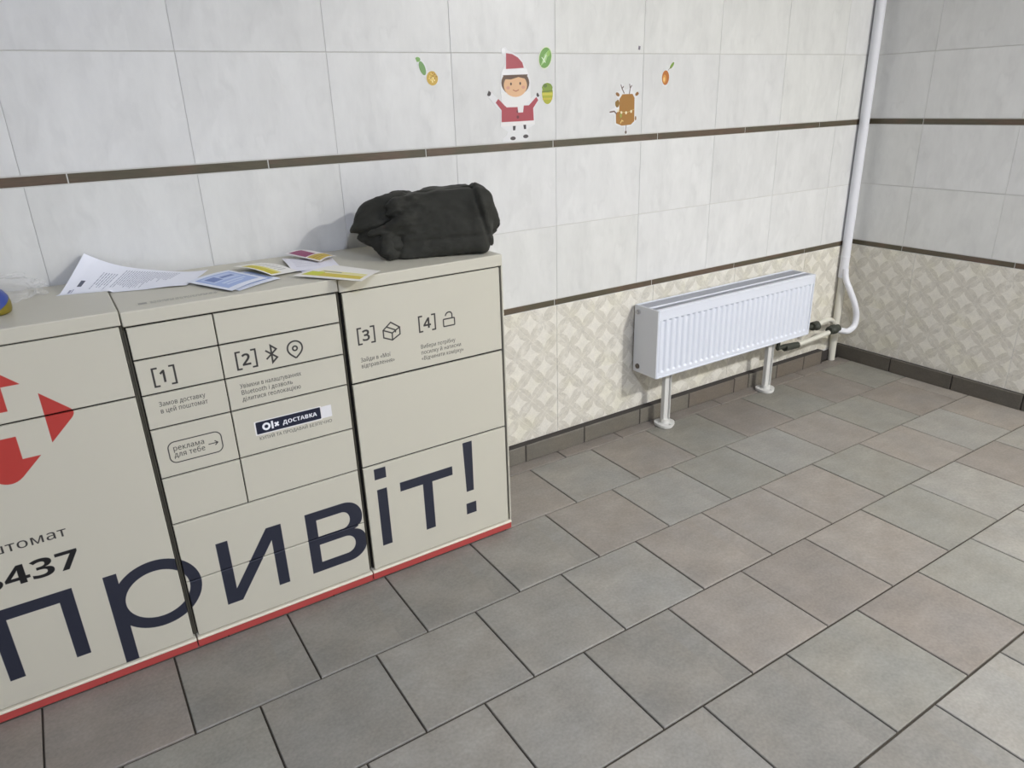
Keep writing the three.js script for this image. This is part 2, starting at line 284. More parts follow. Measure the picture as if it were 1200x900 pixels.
locker(-1.0705, -0.5615, 0.949, [[-1.062, -0.568, 0.745, 0.912], [-1.062, -0.568, 0.0415, 0.7405]], 'leftmost parcel locker with the red arrow emblem and a large printed number');
const c2 = []; for (const [c, d] of [[0.83, 0.906], [0.7415, 0.8255], [0.654, 0.737], [0.522, 0.6495], [0.391, 0.5175]]) c2.push([-0.5545, -0.3695, c, d], [-0.3665, -0.0625, c, d]);
c2.push([-0.5545, -0.0625, 0.216, 0.3865], [-0.5545, -0.0625, 0.0415, 0.2125]);
locker(-0.5605, -0.0545, 0.944, c2, 'middle parcel locker with twelve small doors and steps one and two');
locker(-0.0535, 0.4485, 0.9405, [[-0.0465, 0.4355, 0.6505, 0.903], [-0.0465, 0.4355, 0.3915, 0.6445], [-0.0465, 0.4355, 0.0415, 0.386]], 'right parcel locker with three wide doors and steps three and four', 1);

// ------------------------------------------------------------------ panel radiator
const rad = thing('radiator', 'white ribbed panel radiator on two floor stands below the back wall', 'radiator', [1.8375, 0, 0]);
const RMm = { white: std({ color: 0xdde1ea, roughness: 0.3 }), side: std({ color: 0xd8dade, roughness: 0.35 }), steel: std({ color: 0xb8b8ba, roughness: 0.35, metalness: 0.7 }), slat: std({ color: 0xc9cbd2, roughness: 0.4 }), finShade: std({ color: 0xb3b6bd, roughness: 0.6 }), rust: std({ color: 0x6b6259, roughness: 0.8 }), foot: std({ color: 0xd6d5d0, roughness: 0.45 }), dark: std({ color: 0x3c3f36, roughness: 0.6 }), pipe: std({ color: 0xe2e3e8, roughness: 0.3 }), cream: std({ color: 0xd6d3c6, roughness: 0.4 }) };
const RX = 0.5025, RY0 = 0.256, RY1 = 0.552, RF = 0.055, RB = -0.085;
{
  // pressed front sheet: 30 upright channels with rounded ends
  const nx = 30 * 10 + 20, ny = 31, w = 2 * RX - 0.008, y0 = RY0 + 0.004, h = RY1 - RY0 - 0.008, P = new THREE.PlaneGeometry(w, h, nx, ny), p = P.attributes.position;
  const ys = [0, 0.0175, 0.02, 0.022, 0.024, 0.026, 0.028, 0.031].map((y) => y / h); for (let j = 0; j <= 8; j++) ys.push(lerp(0.05, h - 0.06, j / 8) / h); ys.push(...[-0.05, -0.049, -0.0485, -0.048, -0.046, -0.044, -0.043, -0.0422, -0.0414, -0.0406, -0.0398, -0.039, -0.03, -0.015, 0].map((y) => 1 + y / h));
  for (let i = 0; i < p.count; i++) {
    const row = Math.floor(i / (nx + 1)); const yy = ys[ny - row] * h, x = p.getX(i);
    const u = ((x + 30 * 0.0331 / 2) / 0.0331), f = u - Math.floor(u); let z = 0;
    if (u > 0 && u < 30) {
      const rib = sst(0.14, 0.34, f) * (1 - sst(0.66, 0.86, f));                       // raised channel
      const b = sst(0.018, 0.028, yy), t = 1 - sst(h - 0.0423, h - 0.0397, yy);           // field between the top and bottom seams
      z = b * t * (-0.0068 * (1 - rib) + 0.0005) - 0.009 * sst(h - 0.0495, h - 0.048, yy) * (1 - sst(h - 0.0436, h - 0.0422, yy)) * (1 - sst(0.05, 0.16, f) * (1 - sst(0.84, 0.95, f)));
    }
    p.setXYZ(i, x, yy + y0, z);
  }
  P.computeVertexNormals(); P.translate(0, 0, RF);
  part(rad, 'front_panel', P, RMm.white);
  part(rad, 'front_frame', mg([rbx(0.008, RY1 - RY0 - 0.003, 0.02, 0.002, -RX + 0.0075, (RY0 + RY1) / 2, RF - 0.0085), rbx(0.008, RY1 - RY0 - 0.003, 0.02, 0.002, RX - 0.0075, (RY0 + RY1) / 2, RF - 0.0085), rbx(2 * RX - 0.008, 0.008, 0.02, 0.002, 0, RY0 + 0.004, RF - 0.0085), rbx(2 * RX - 0.008, 0.009, 0.02, 0.002, 0, RY1 - 0.0045, RF - 0.0085)]), RMm.white);
  part(rad, 'back_panel', rbx(2 * RX - 0.03, RY1 - RY0 - 0.012, 0.008, 0.002, 0, (RY0 + RY1) / 2, RB + 0.006), RMm.white);
  part(rad, 'middle_panel', bx(2 * RX - 0.03, RY1 - RY0 - 0.03, 0.008, 0, (RY0 + RY1) / 2 - 0.004, (RF + RB) / 2 + 0.012), RMm.white);
  for (const s of [-1, 1]) {
    const sp = part(rad, 'side_cover', rbx(0.006, RY1 - RY0 - 0.002, RF - RB, 0.002, s * (RX - 0.003), (RY0 + RY1) / 2, (RF + RB) / 2), RMm.side);
    part(sp, 'air_valve', mg([new THREE.CylinderGeometry(0.0105, 0.0105, 0.007, 20).rotateZ(Math.PI / 2).translate(s * (RX + 0.0025), 0.524, -0.06), new THREE.CylinderGeometry(0.0062, 0.007, 0.013, 6).rotateZ(Math.PI / 2).translate(s * (RX + 0.006), 0.524, -0.06)]), RMm.steel);
    part(sp, 'lower_plug', mg([new THREE.CylinderGeometry(0.0105, 0.0115, 0.006, 20).rotateZ(Math.PI / 2).translate(s * (RX + 0.002), 0.285, -0.055)]), RMm.rust);
  }
  // top grille: rails and many thin cross slats over white fins, greyed to stand in for shade inside
  const bars = [];
  for (let i = 0; i < 120; i++) bars.push(bx(0.0022, 0.0016, RF - RB - 0.03, -RX + 0.012 + i * (2 * RX - 0.024) / 119, RY1 - 0.003, (RF + RB) / 2));
  const gr = part(rad, 'top_grille', mg(bars), RMm.slat); gr.userData.kind = 'stuff';
  part(rad, 'grille_rail', rbx(2 * RX - 0.012, 0.006, 0.011, 0.002, 0, RY1 - 0.003, RF - 0.0575), RMm.white);
  part(rad, 'grille_rail', rbx(2 * RX - 0.012, 0.006, 0.013, 0.002, 0, RY1 - 0.003, RB + 0.0085), RMm.white);
  const fins = []; for (let i = 0; i < 60; i++) { const x = -RX + 0.02 + i * (2 * RX - 0.04) / 59; fins.push(bx(0.0015, RY1 - RY0 - 0.06, 0.05, x, (RY0 + RY1) / 2, RF - 0.037)); fins.push(bx(0.0015, RY1 - RY0 - 0.06, 0.05, x, (RY0 + RY1) / 2, RB + 0.037)); }
  const fn = part(rad, 'convector_fins', mg(fins), RMm.finShade); fn.userData.kind = 'stuff';
  for (const x of [1.449, 2.119]) {
    const X = x - 1.8375, zc = 0.008;
    const f = part(rad, 'stand', mg([rbx(0.026, 0.262, 0.022, 0.003, X, 0.141, zc - 0.006), rbx(0.0035, 0.262, 0.03, 0.0012, X + 0.0135, 0.141, zc), rbx(0.05, 0.006, 0.11, 0.002, X, 0.262, -0.02)]), RMm.foot);
    const lobes = new THREE.Shape(); for (let k = 0; k <= 72; k++) { const a = k / 72 * Math.PI * 2, r = 0.042 + 0.004 * Math.cos(3 * a); k ? lobes.lineTo(Math.cos(a) * r, Math.sin(a) * r) : lobes.moveTo(Math.cos(a) * r, Math.sin(a) * r); }
    for (let k = 0; k < 3; k++) { const a = k / 3 * Math.PI * 2 + 0.5, hp = new THREE.Path(); hp.absellipse(Math.cos(a) * 0.029, Math.sin(a) * 0.029, 0.0085, 0.0065, 0, Math.PI * 2, false, a); lobes.holes.push(hp); }
    const bp = new THREE.ExtrudeGeometry(lobes, { depth: 0.009, bevelEnabled: true, bevelThickness: 0.002, bevelSize: 0.002, bevelSegments: 2, curveSegments: 12 }).rotateX(-Math.PI / 2).translate(X, 0.003, zc);
    part(f, 'base_plate', bp, RMm.foot);
    part(f, 'collar', new THREE.CylinderGeometry(0.017, 0.02, 0.018, 20).translate(X, 0.02, zc), RMm.foot);
  }
}
// ------------------------------------------------------------------ heating pipes in the corner
const hp = thing('heating_pipe', 'white heating riser pipe in the corner with bent branch and dark valves', 'pipe', [2.752, 0, -0.0725]);
{
  const V = (x, y, z) => new THREE.Vector3(x - 2.752, y, z + 0.0725);
  const tube = (pts, r, n = 60) => new THREE.TubeGeometry(new THREE.CatmullRomCurve3(pts, false, 'centripetal'), n, r, 16, false);
  part(hp, 'riser', new THREE.CylinderGeometry(0.0225, 0.0225, CEIL - 0.452, 28).translate(0, (CEIL + 0.452) / 2, 0), RMm.pipe);
  part(hp, 'weld_ring', new THREE.TorusGeometry(0.0225, 0.0022, 8, 28).rotateX(Math.PI / 2).translate(0, 0.56, 0), RMm.pipe);
  part(hp, 'lower_riser', new THREE.CylinderGeometry(0.0175, 0.0175, 0.46, 24).translate(0, 0.229, 0), RMm.cream);
  part(hp, 'branch', tube([V(2.745, 0.5, -0.058), V(2.742, 0.45, -0.046), V(2.748, 0.39, -0.016), V(2.765, 0.315, 0.012), V(2.782, 0.255, 0.016), V(2.775, 0.205, 0.016), V(2.735, 0.185, 0.012), V(2.68, 0.196, 0.008), V(2.62, 0.214, 0.004)], 0.0155, 90), RMm.pipe);
  part(hp, 'pipe_union', mg([new THREE.SphereGeometry(0.03, 20, 14).scale(1.25, 0.8, 0.9).translate(2.617 - 2.752, 0.214, 0.0765), new THREE.CylinderGeometry(0.021, 0.021, 0.075, 8).rotateZ(Math.PI / 2).translate(2.617 - 2.752, 0.214, 0.0765)]), RMm.dark, 'dark green union fitting');
  part(hp, 'supply_pipe', tube([V(2.59, 0.205, 0.004), V(2.5, 0.196, 0.0), V(2.4, 0.187, -0.004), V(2.32, 0.185, -0.006)], 0.0125, 30), RMm.cream);
  part(hp, 'valve', mg([new THREE.CylinderGeometry(0.019, 0.017, 0.1, 8).rotateZ(Math.PI / 2 - 0.06).translate(2.3 - 2.752, 0.186, 0.0665), new THREE.CylinderGeometry(0.011, 0.011, 0.06, 10).rotateZ(Math.PI / 2).translate(2.225 - 2.752, 0.196, 0.0665), new THREE.CylinderGeometry(0.009, 0.009, 0.07, 10).translate(2.2 - 2.752, 0.23, 0.0665)]), RMm.dark, 'dark supply valve');
  part(hp, 'return_pipe', tube([V(2.515, 0.252, -0.02), V(2.56, 0.262, -0.02), V(2.62, 0.258, -0.024), V(2.665, 0.235, -0.034), V(2.72, 0.21, -0.068)], 0.0125, 36), RMm.cream);
  part(hp, 'return_valve', mg([new THREE.CylinderGeometry(0.022, 0.022, 0.04, 10).rotateZ(Math.PI / 2).translate(2.49 - 2.752, 0.252, 0.0525), new THREE.SphereGeometry(0.021, 16, 12).translate(2.49 - 2.752, 0.252, 0.0645), new THREE.CylinderGeometry(0.01, 0.01, 0.14, 10).rotateZ(Math.PI / 2).translate(2.41 - 2.752, 0.252, 0.0525)]), RMm.dark, 'dark return valve');
  part(hp, 'pipe_clip', new THREE.SphereGeometry(0.0045, 10, 8).translate(0.006, 0.475, 0.0235), RMm.rust);
}
// ------------------------------------------------------------------ folded garment on the right locker
const gar = thing('folded_garment', 'bundled dark olive garment folded on the right end of the lockers', 'garment', [0.262, 0.9405, 0.245], -Math.atan2(0.11, 0.245) );
{
  const sm = (a, b, k) => { const h = Math.max(k - Math.abs(a - b), 0) / k; return Math.min(a, b) - h * h * k * 0.25; };
  const rb = (x, y, z, hx, hy, hz, r) => { const a = Math.abs(x) - hx + r, b = Math.abs(y) - hy + r, c = Math.abs(z) - hz + r; return Math.min(Math.max(a, b, c), 0) + Math.hypot(Math.max(a, 0), Math.max(b, 0), Math.max(c, 0)) - r; };
  const cap = (x, y, z, a, b, r0, r1) => { const d = [b[0] - a[0], b[1] - a[1], b[2] - a[2]], q = [x - a[0], y - a[1], z - a[2]], L = d[0] ** 2 + d[1] ** 2 + d[2] ** 2, t = Math.max(0, Math.min(1, (q[0] * d[0] + q[1] * d[1] + q[2] * d[2]) / L)); return Math.hypot(q[0] - t * d[0], q[1] - t * d[1], q[2] - t * d[2]) - lerp(r0, r1, t); };
  const S = 0.25, cxl = -0.015, cyl = 0.1, czl = -0.1;
  function field(kind, res) {
    const mc = new MarchingCubes(res, new THREE.MeshBasicMaterial(), false, false, 300000); mc.isolation = 0;
    const half = res / 2;
    for (let k = 0; k < res; k++) for (let j = 0; j < res; j++) for (let i = 0; i < res; i++) {
      const X = (i - half) / half * S + cxl, Y = (j - half) / half * S + cyl, Z = (k - half) / half * S + czl;
      mc.field[i + j * res + k * res * res] = -kind(X / 1.17, Y, Z) * 20;
    }
    mc.update();
    const n = mc.count, pos = new Float32Array(n * 3), nor = new Float32Array(n * 3);
    for (let q = 0; q < n; q++) { pos[3 * q] = mc.positionArray[3 * q] * S + cxl; pos[3 * q + 1] = mc.positionArray[3 * q + 1] * S + cyl; pos[3 * q + 2] = mc.positionArray[3 * q + 2] * S + czl; }
    let b = new THREE.BufferGeometry(); b.setAttribute('position', new THREE.BufferAttribute(pos, 3)); b = mergeVertices(b, 1e-5); b.computeVertexNormals();
    const uv = new Float32Array(b.attributes.position.count * 2); for (let q = 0; q < uv.length / 2; q++) { uv[2 * q] = b.attributes.position.getX(q) + b.attributes.position.getZ(q) * 0.4; uv[2 * q + 1] = b.attributes.position.getY(q) + b.attributes.position.getZ(q) * 0.3; }
    b.setAttribute('uv', new THREE.BufferAttribute(uv, 2)); return b;
  }
  const ridge = (v, w) => Math.exp(-(v * v) / (w * w));
  const body = field((x, y, z) => {
    // sheared block: leans back a little at the top, right end lower than its middle
    const yy = y - 0.004 * Math.sin(x * 18), sl = (x + 0.15) * 0.045;
    let d = rb(x - 0.02 - (y - 0.09) * 0.0, yy - 0.088 - sl * 0.35, z + 0.095 + y * 0.16, 0.128, 0.09, 0.085, 0.028);
    d = sm(d, cap(x, y, z, [0.125, 0.145, -0.05], [0.152, 0.07, -0.11], 0.03, 0.026), 0.02);        // swollen right end
    d = sm(d, cap(x, y, z, [0.06, 0.16, -0.12], [0.115, 0.168, -0.1], 0.016, 0.022), 0.02);          // hump at the top right
    d = sm(d, cap(x, y, z, [-0.106, 0.02, -0.02], [-0.108, 0.062, -0.026], 0.019, 0.017), 0.012);    // rolled cuff at the lower left
    d = sm(d, cap(x, y, z, [-0.07, 0.115, -0.03], [-0.15, 0.082, -0.035], 0.016, 0.004), 0.03);      // loose flap pointing left
    // wrinkles on the front and top
    const lf = sst(0.1, -0.1, x), nz = fbm(x * 13, y * 15 + x * 8, z * 10 + 2, 4), rg = Math.abs(fbm(x * 9 + y * 7, y * 22 - x * 9, z * 9 + 6, 3));
    d += nz * 0.009 + (rg - 0.12) * 0.026 * (0.12 + lf);
    d += 0.006 * ridge(x + 0.083 - 0.1 * (y - 0.03), 0.006) * sst(0.085, 0.05, y);
    d += 0.006 * ridge((y - 0.115) - (x + 0.1) * 0.55 + 0.01 * Math.sin(x * 40), 0.008) * sst(0.06, -0.06, x);
    d -= 0.005 * ridge((y - 0.1) - (x + 0.1) * 0.55, 0.012) * sst(0.05, -0.06, x);
    d += 0.004 * ridge((y - 0.052) - (x) * 0.04, 0.006) * sst(-0.1, 0.02, x);
    d += 0.0055 * ridge(x - 0.112 - (0.16 - y) * 0.22, 0.005);                                        // seam along the right end
    d -= 0.003 * ridge(x - 0.124 - (0.16 - y) * 0.22, 0.006);
    return Math.max(d * 0.8, 0.0015 - y);
  }, 96);
  const cloth = dataTex(256, (u, v) => { const a = fbm(u * 60, v * 60, 1.7, 2), w = ((Math.floor(u * 128) + Math.floor(v * 128)) % 2) * 6; const k = 1 + a * 0.12; return [52 * k + w, 52 * k + w, 44 * k + w]; }, [0.12, 0.12]);
  const clothM = new THREE.MeshPhysicalMaterial({ color: 0xc9c9c9, map: cloth, roughness: 0.85, sheen: 0.25, sheenRoughness: 0.6, sheenColor: new THREE.Color(0.5, 0.5, 0.45) });
  part(gar, 'folded_body', body, clothM);
  const sleeve = field((x, y, z) => {
    let d = cap(x, y, z, [-0.128, 0.112, -0.12], [-0.08, 0.128, -0.1], 0.053, 0.05);
    d = sm(d, cap(x, y, z, [-0.15, 0.078, -0.09], [-0.1, 0.042, -0.055], 0.042, 0.042), 0.03);
    d = sm(d, cap(x, y, z, [-0.188, 0.08, -0.085], [-0.13, 0.09, -0.09], 0.01, 0.035), 0.025);
    const nz = fbm(x * 13 + 5, y * 15, z * 12, 4), rg = Math.abs(fbm(x * 10 + 2, y * 20 - x * 14, z * 9, 3)); d += nz * 0.01 + (rg - 0.12) * 0.024;
    d += 0.011 * ridge((y - 0.092) - (x + 0.12) * 0.35, 0.007);
    return Math.max(d * 0.8, 0.0015 - y);
  }, 80);
  part(gar, 'sleeve', sleeve, clothM);
  const cg = new THREE.TubeGeometry(new THREE.CatmullRomCurve3([[-0.03, 0.176, -0.1], [0.02, 0.178, -0.105], [0.07, 0.181, -0.1], [0.11, 0.186, -0.085], [0.135, 0.17, -0.07], [0.15, 0.145, -0.085], [0.163, 0.11, -0.095], [0.17, 0.082, -0.1]].map((p) => new THREE.Vector3(p[0] * 1.17, p[1], p[2]))), 60, 0.0065, 10);
  part(gar, 'piping', cg, clothM);
  part(gar, 'buckle', rbx(0.012, 0.014, 0.006, 0.002, 0.196, 0.076, -0.09), std({ color: 0x17171a, roughness: 0.2 }), 'small glossy black buckle');
}

// ------------------------------------------------------------------ paper on the lockers
function sheetGeo(f, nu, nv, th = 0.0005) {                          // closed thin sheet over the surface f(u, v)
  const pos = [], uv = [], idx = [], A = (u, v) => f(u, v);
  for (const s of [0, 1]) for (let j = 0; j <= nv; j++) for (let i = 0; i <= nu; i++) { const p = A(i / nu, j / nv); pos.push(p[0], p[1] - (s ? th : 0), p[2]); uv.push(i / nu, j / nv); }
  const W = nu + 1, o = W * (nv + 1);
  for (let j = 0; j < nv; j++) for (let i = 0; i < nu; i++) { const a = j * W + i, b = a + 1, c = a + W, d = c + 1; idx.push(a, b, d, a, d, c, o + a, o + d, o + b, o + a, o + c, o + d); }
  const edge = (a, b) => idx.push(a, o + a, o + b, a, o + b, b);
  for (let i = 0; i < nu; i++) { edge(i, i + 1); edge(nv * W + i + 1, nv * W + i); } for (let j = 0; j < nv; j++) { edge((j + 1) * W, j * W); edge(j * W + nu, (j + 1) * W + nu); }
  const q = new THREE.BufferGeometry(); q.setAttribute('position', new THREE.Float32BufferAttribute(pos, 3)); q.setAttribute('uv', new THREE.Float32BufferAttribute(uv, 2)); q.setIndex(idx); const r = q.toNonIndexed(); r.computeVertexNormals(); return r;
}
const quad = (a, b, c, d, warp) => (u, v) => { const p = [0, 1, 2].map((k) => (a[k] * (1 - u) + b[k] * u) * (1 - v) + (d[k] * (1 - u) + c[k] * u) * v); if (warp) { const w = warp(u, v); p[1] += w; } return p; };
function paper(name, label, category, f, nu, nv, tex, group) {
  const c = f(0.5, 0.5), y0 = Math.min(f(0, 0)[1], f(1, 0)[1], f(0, 1)[1], f(1, 1)[1]);
  const m = new THREE.Mesh(sheetGeo(f, nu, nv).translate(-c[0], -y0, -c[2]), std({ color: 0xffffff, map: tex, roughness: 0.6 }));
  m.name = numbered(name); m.position.set(c[0], y0, c[2]); m.userData = { label, category }; if (group) m.userData.group = group; scene.add(m); return m;
}
const T2 = 0.9452;                                                     // just above the middle locker's top
{
  const [c, q] = canvas(1024, 720); q.fillStyle = '#eceef6'; q.fillRect(0, 0, 1024, 720);
  q.strokeStyle = '#999dae'; let k = 0;                               // printed lines run across the sheet's short side, too blurred to read
  seed = 31;
  for (let x = 210; x < 800; x += 21) { if (x > 330 && x < 350) continue; const y0 = 90 + (x < 350 ? 120 : 0), y1 = 640 - rnd() * 160 - (x > 640 ? 120 : 0); q.lineWidth = x % 3 ? 5 : 7; let y = y0; while (y < y1) { const L = 14 + rnd() * 60; q.beginPath(); q.moveTo(x, y); q.lineTo(x, Math.min(y1, y + L)); q.stroke(); y += L + 9; } }
  q.fillStyle = '#5e6270'; q.fillRect(96, 420, 34, 120);
  q.fillStyle = '#9a9db0'; q.fillRect(60, 600, 20, 70); q.fillRect(86, 590, 8, 80);
  const t = ctex(c);
  const f = (u, v) => {                                              // left end curls up against the wall
    const A = [-0.672, T2, 0.05], B = [-0.388, T2 + 0.001, 0.135], C = [-0.303, T2 + 0.002, -0.03], D = [-0.588, T2 + 0.072, -0.09];
    const p = quad(A, B, C, D)(u, v); const lift = 0.072 * (1 - u) * v; p[1] += -lift + 0.076 * Math.pow(1 - u, 2.4) * Math.pow(v, 1.25) + 0.004 * Math.sin(Math.PI * u) * Math.sin(Math.PI * v) + 0.002 * Math.sin(u * 9 + v * 3); p[1] = Math.max(p[1], p[0] < -0.555 ? T2 + 0.0046 : T2 + 0.0002); if (u < 0.08) p[2] += 0.004 * (0.08 - u) / 0.08; return p;
  };
  paper('document_sheet', 'white printed letter sheet curling up against the tiled wall', 'paper', f, 40, 24, t);
  const f2 = quad([-0.665, T2 + 0.0016, 0.058], [-0.6, T2 + 0.0016, 0.075], [-0.57, T2 + 0.006, -0.02], [-0.635, T2 + 0.008, -0.035]);
}
function flyerTex(draw) { const [c, q] = canvas(256, 384); draw(q); return ctex(c); }
const blueT = flyerTex((q) => {
  q.fillStyle = '#e4e9f5'; q.fillRect(0, 0, 256, 384); q.fillStyle = '#a3b7e2'; q.fillRect(22, 40, 212, 290); q.fillStyle = '#bfcdec'; q.fillRect(40, 60, 176, 130); q.fillStyle = '#7488bd'; q.fillRect(50, 80, 60, 90); q.fillStyle = '#c9d6f0'; q.fillRect(60, 220, 150, 26); q.fillRect(60, 262, 110, 18); q.fillStyle = '#7488bd'; q.fillRect(120, 110, 80, 40); });
const yellowT = flyerTex((q) => { q.fillStyle = '#eeece4'; q.fillRect(0, 0, 256, 384); q.fillStyle = '#cfc23c'; q.fillRect(20, 60, 70, 300); q.fillStyle = '#e6de8a'; q.fillRect(90, 60, 30, 300); q.fillStyle = '#b9b6ae'; for (let i = 0; i < 7; i++) q.fillRect(140, 70 + i * 38, 80, 10); });
const redT = flyerTex((q) => { q.fillStyle = '#e9e4e2'; q.fillRect(0, 0, 256, 384); q.fillStyle = '#96486c'; q.fillRect(20, 24, 130, 190); q.fillStyle = '#c8ad45'; q.fillRect(20, 230, 216, 136); q.fillStyle = '#a98a2a'; q.fillRect(40, 270, 120, 16); q.fillRect(40, 306, 150, 12); });
const whiteT = flyerTex((q) => { q.fillStyle = '#e9e8f0'; q.fillRect(0, 0, 256, 384); q.fillStyle = '#b4b3bf'; for (let i = 0; i < 6; i++) q.fillRect(40, 60 + i * 44, 150, 7); });
const goldT = flyerTex((q) => { q.fillStyle = '#ece9e2'; q.fillRect(0, 0, 256, 384); q.fillStyle = '#d0bd45'; q.fillRect(30, 20, 60, 340); q.fillStyle = '#e3dc9c'; q.fillRect(96, 60, 40, 300); q.fillStyle = '#c9cf3e'; q.fillRect(40, 20, 60, 90); q.fillStyle = '#8a8994'; q.fillRect(110, 80, 12, 120); });
const B = 'advertising leaflets spread on the lockers', at = (x, y, z) => [x, T2 + y, z];
// corners: near, right, far, left
paper('leaflet', 'blue and white leaflet lying under the other blue one', 'leaflet', quad(at(-0.292, 0.0008, 0.285), at(-0.172, 0.0008, 0.215), at(-0.205, 0.0008, 0.06), at(-0.335, 0.0008, 0.1), (u, v) => 0.002 * Math.sin(3 * u)), 8, 8, blueT, B);
paper('leaflet', 'blue picture leaflet whose corner rests on the letter sheet', 'leaflet', quad(at(-0.3094, 0.0035, 0.284), at(-0.2, 0.0035, 0.2), at(-0.262, 0.005, 0.035), at(-0.384, 0.006, 0.118), (u, v) => 0.003 * Math.sin(Math.PI * u)), 8, 8, blueT, B);
paper('leaflet', 'yellow striped leaflet with a lifted edge beside the blue leaflets', 'leaflet', quad(at(-0.186, 0.006, 0.19), at(-0.1144, 0.005, 0.175), at(-0.165, 0.006, 0.0), at(-0.248, 0.012, 0.03), (u, v) => 0.006 * Math.sin(Math.PI * v)), 8, 8, yellowT, B);
paper('leaflet', 'plain white leaflet under the red and yellow card', 'leaflet', quad(at(-0.105, 0.001, 0.19), at(0.005, 0.001, 0.17), at(0.03, 0.001, 0.03), at(-0.09, 0.001, 0.02), (u, v) => 0.004 * Math.sin(Math.PI * u)), 8, 8, whiteT, B);
paper('leaflet', 'white leaflet edge lying between the yellow and the red ones', 'leaflet', quad(at(-0.125, 0.004, 0.17), at(-0.02, 0.004, 0.19), at(0.002, 0.004, 0.07), at(-0.1, 0.005, -0.02), (u, v) => 0.003 * Math.sin(Math.PI * v)), 8, 8, whiteT, B);
paper('leaflet', 'purple-red and yellow leaflet at the back of the spread papers', 'leaflet', quad(at(-0.035, 0.012, 0.13), at(0.032, 0.01, 0.075), at(-0.001, 0.012, -0.06), at(-0.083, 0.014, -0.045), (u, v) => 0.005 * Math.sin(Math.PI * u)), 8, 8, redT, B);
paper('leaflet', 'white and yellow leaflet overhanging the front edge of the lockers', 'leaflet', quad(at(-0.018, 0.002, 0.392), at(0.066, 0.002, 0.313), at(-0.006, 0.004, 0.165), at(-0.142, 0.005, 0.225), (u, v) => 0.002 * Math.sin(Math.PI * u)), 10, 10, goldT, B);
// faint printed lines on the front strip of the middle locker's top
{
  const [c, q] = canvas(512, 128); q.fillStyle = CREAM; q.fillRect(0, 0, 512, 128); q.fillStyle = '#8f8d83'; q.fillRect(14, 30, 50, 64); seed = 77;
  for (const y of [30, 56, 82]) { let x = 84; while (x < 480) { const L = 8 + rnd() * 26; q.fillRect(x, y, L, 16); x += L + 6; } }
  const m = new THREE.Mesh(new THREE.BoxGeometry(0.19, 0.0003, 0.034), std({ map: ctex(c), roughness: 0.5 })); m.name = 'notice_sticker';
  m.position.set(-0.425, 0.94415, 0.255); m.userData = { label: 'faint grey printed notice on the top of the middle locker', category: 'sticker' }; scene.add(m);
}
// ------------------------------------------------------------------ left end: crumpled clear bag, small blue and yellow jar
{
  const q = new THREE.IcosahedronGeometry(1, 24), p = q.attributes.position;
  for (let i = 0; i < p.count; i++) {
    const x = p.getX(i), y = p.getY(i), z = p.getZ(i); const r = 1 + 0.34 * (Math.abs(fbm(x * 1.7, y * 1.7, z * 1.7 + 3, 4)) * 2.2 - 0.5) + 0.12 * N.noise(x * 5, y * 5, z * 5);
    p.setXYZ(i, x * r * 0.088, Math.max(0.0, (y * r + 0.55) * 0.036), z * r * 0.075);
  }
  const b = mergeVertices(q); b.computeVertexNormals();
  const m = new THREE.Mesh(b, new THREE.MeshPhysicalMaterial({ color: 0xffffff, transmission: 0.92, thickness: 0, roughness: 0.22, ior: 1.35 })); m.name = 'plastic_bag';
  m.position.set(-0.775, 0.9492, -0.0); m.rotation.y = 0.3; m.userData = { label: 'crumpled clear plastic bag at the left end of the lockers', category: 'bag' }; scene.add(m);
}
{
  const t = thing('small_jar', 'small blue and yellow jar with a grey lid at the left end', 'jar', [-0.802, 0.949, 0.155]);
  const [c, q] = canvas(256, 128); q.fillStyle = '#34478f'; q.fillRect(0, 0, 256, 128); q.fillStyle = '#7d6f1c'; q.beginPath(); q.moveTo(0, 128); for (let i = 0; i <= 32; i++) q.lineTo(i * 8, 74 + 26 * Math.sin(i / 32 * Math.PI * 2 + 2.6)); q.lineTo(256, 128); q.fill();
  const pr = [[0, 0], [0.036, 0], [0.041, 0.003], [0.0435, 0.01], [0.044, 0.024], [0.041, 0.038], [0.034, 0.05], [0.026, 0.056], [0, 0.056]].map((a) => new THREE.Vector2(...a));
  part(t, 'jar_body', new THREE.LatheGeometry(pr, 40), std({ color: 0xffffff, map: ctex(c), roughness: 0.35 }));
  part(t, 'lid', new THREE.LatheGeometry([[0, 0.056], [0.024, 0.056], [0.026, 0.058], [0.026, 0.068], [0.024, 0.07], [0, 0.07]].map((a) => new THREE.Vector2(...a)), 32), std({ color: 0x8d8f88, roughness: 0.4 }), 'grey lid');
}
// ------------------------------------------------------------------ stickers on the wall: thin cut films with flat print
function sticker(name, label, outline, x0, y0, x1, y1, draw) {          // outline in metres on the wall
  const sh = new THREE.Shape(outline.map((p) => new THREE.Vector2(...p)));
  const e = new THREE.ExtrudeGeometry(sh, { depth: 0.0006, bevelEnabled: false }); const p = e.attributes.position, u = e.attributes.uv;
  for (let i = 0; i < p.count; i++) u.setXY(i, (p.getX(i) - x0) / (x1 - x0), (p.getY(i) - y0) / (y1 - y0));
  const s = 512 / Math.max(x1 - x0, y1 - y0), [c, q] = canvas(Math.round((x1 - x0) * s), Math.round((y1 - y0) * s)); q.fillStyle = '#e2e2e2'; q.fillRect(0, 0, 600, 600);
  q.setTransform(s, 0, 0, -s, -x0 * s, y1 * s); draw(q);
  const mx = (x0 + x1) / 2, my = (y0 + y1) / 2; e.translate(-mx, -my, 0);
  const m = new THREE.Mesh(e, std({ map: ctex(c), roughness: 0.4 })); m.name = numbered(name); m.position.set(mx, my, ZW + 0.0003); m.userData = { label, category: 'sticker' }; scene.add(m);
}
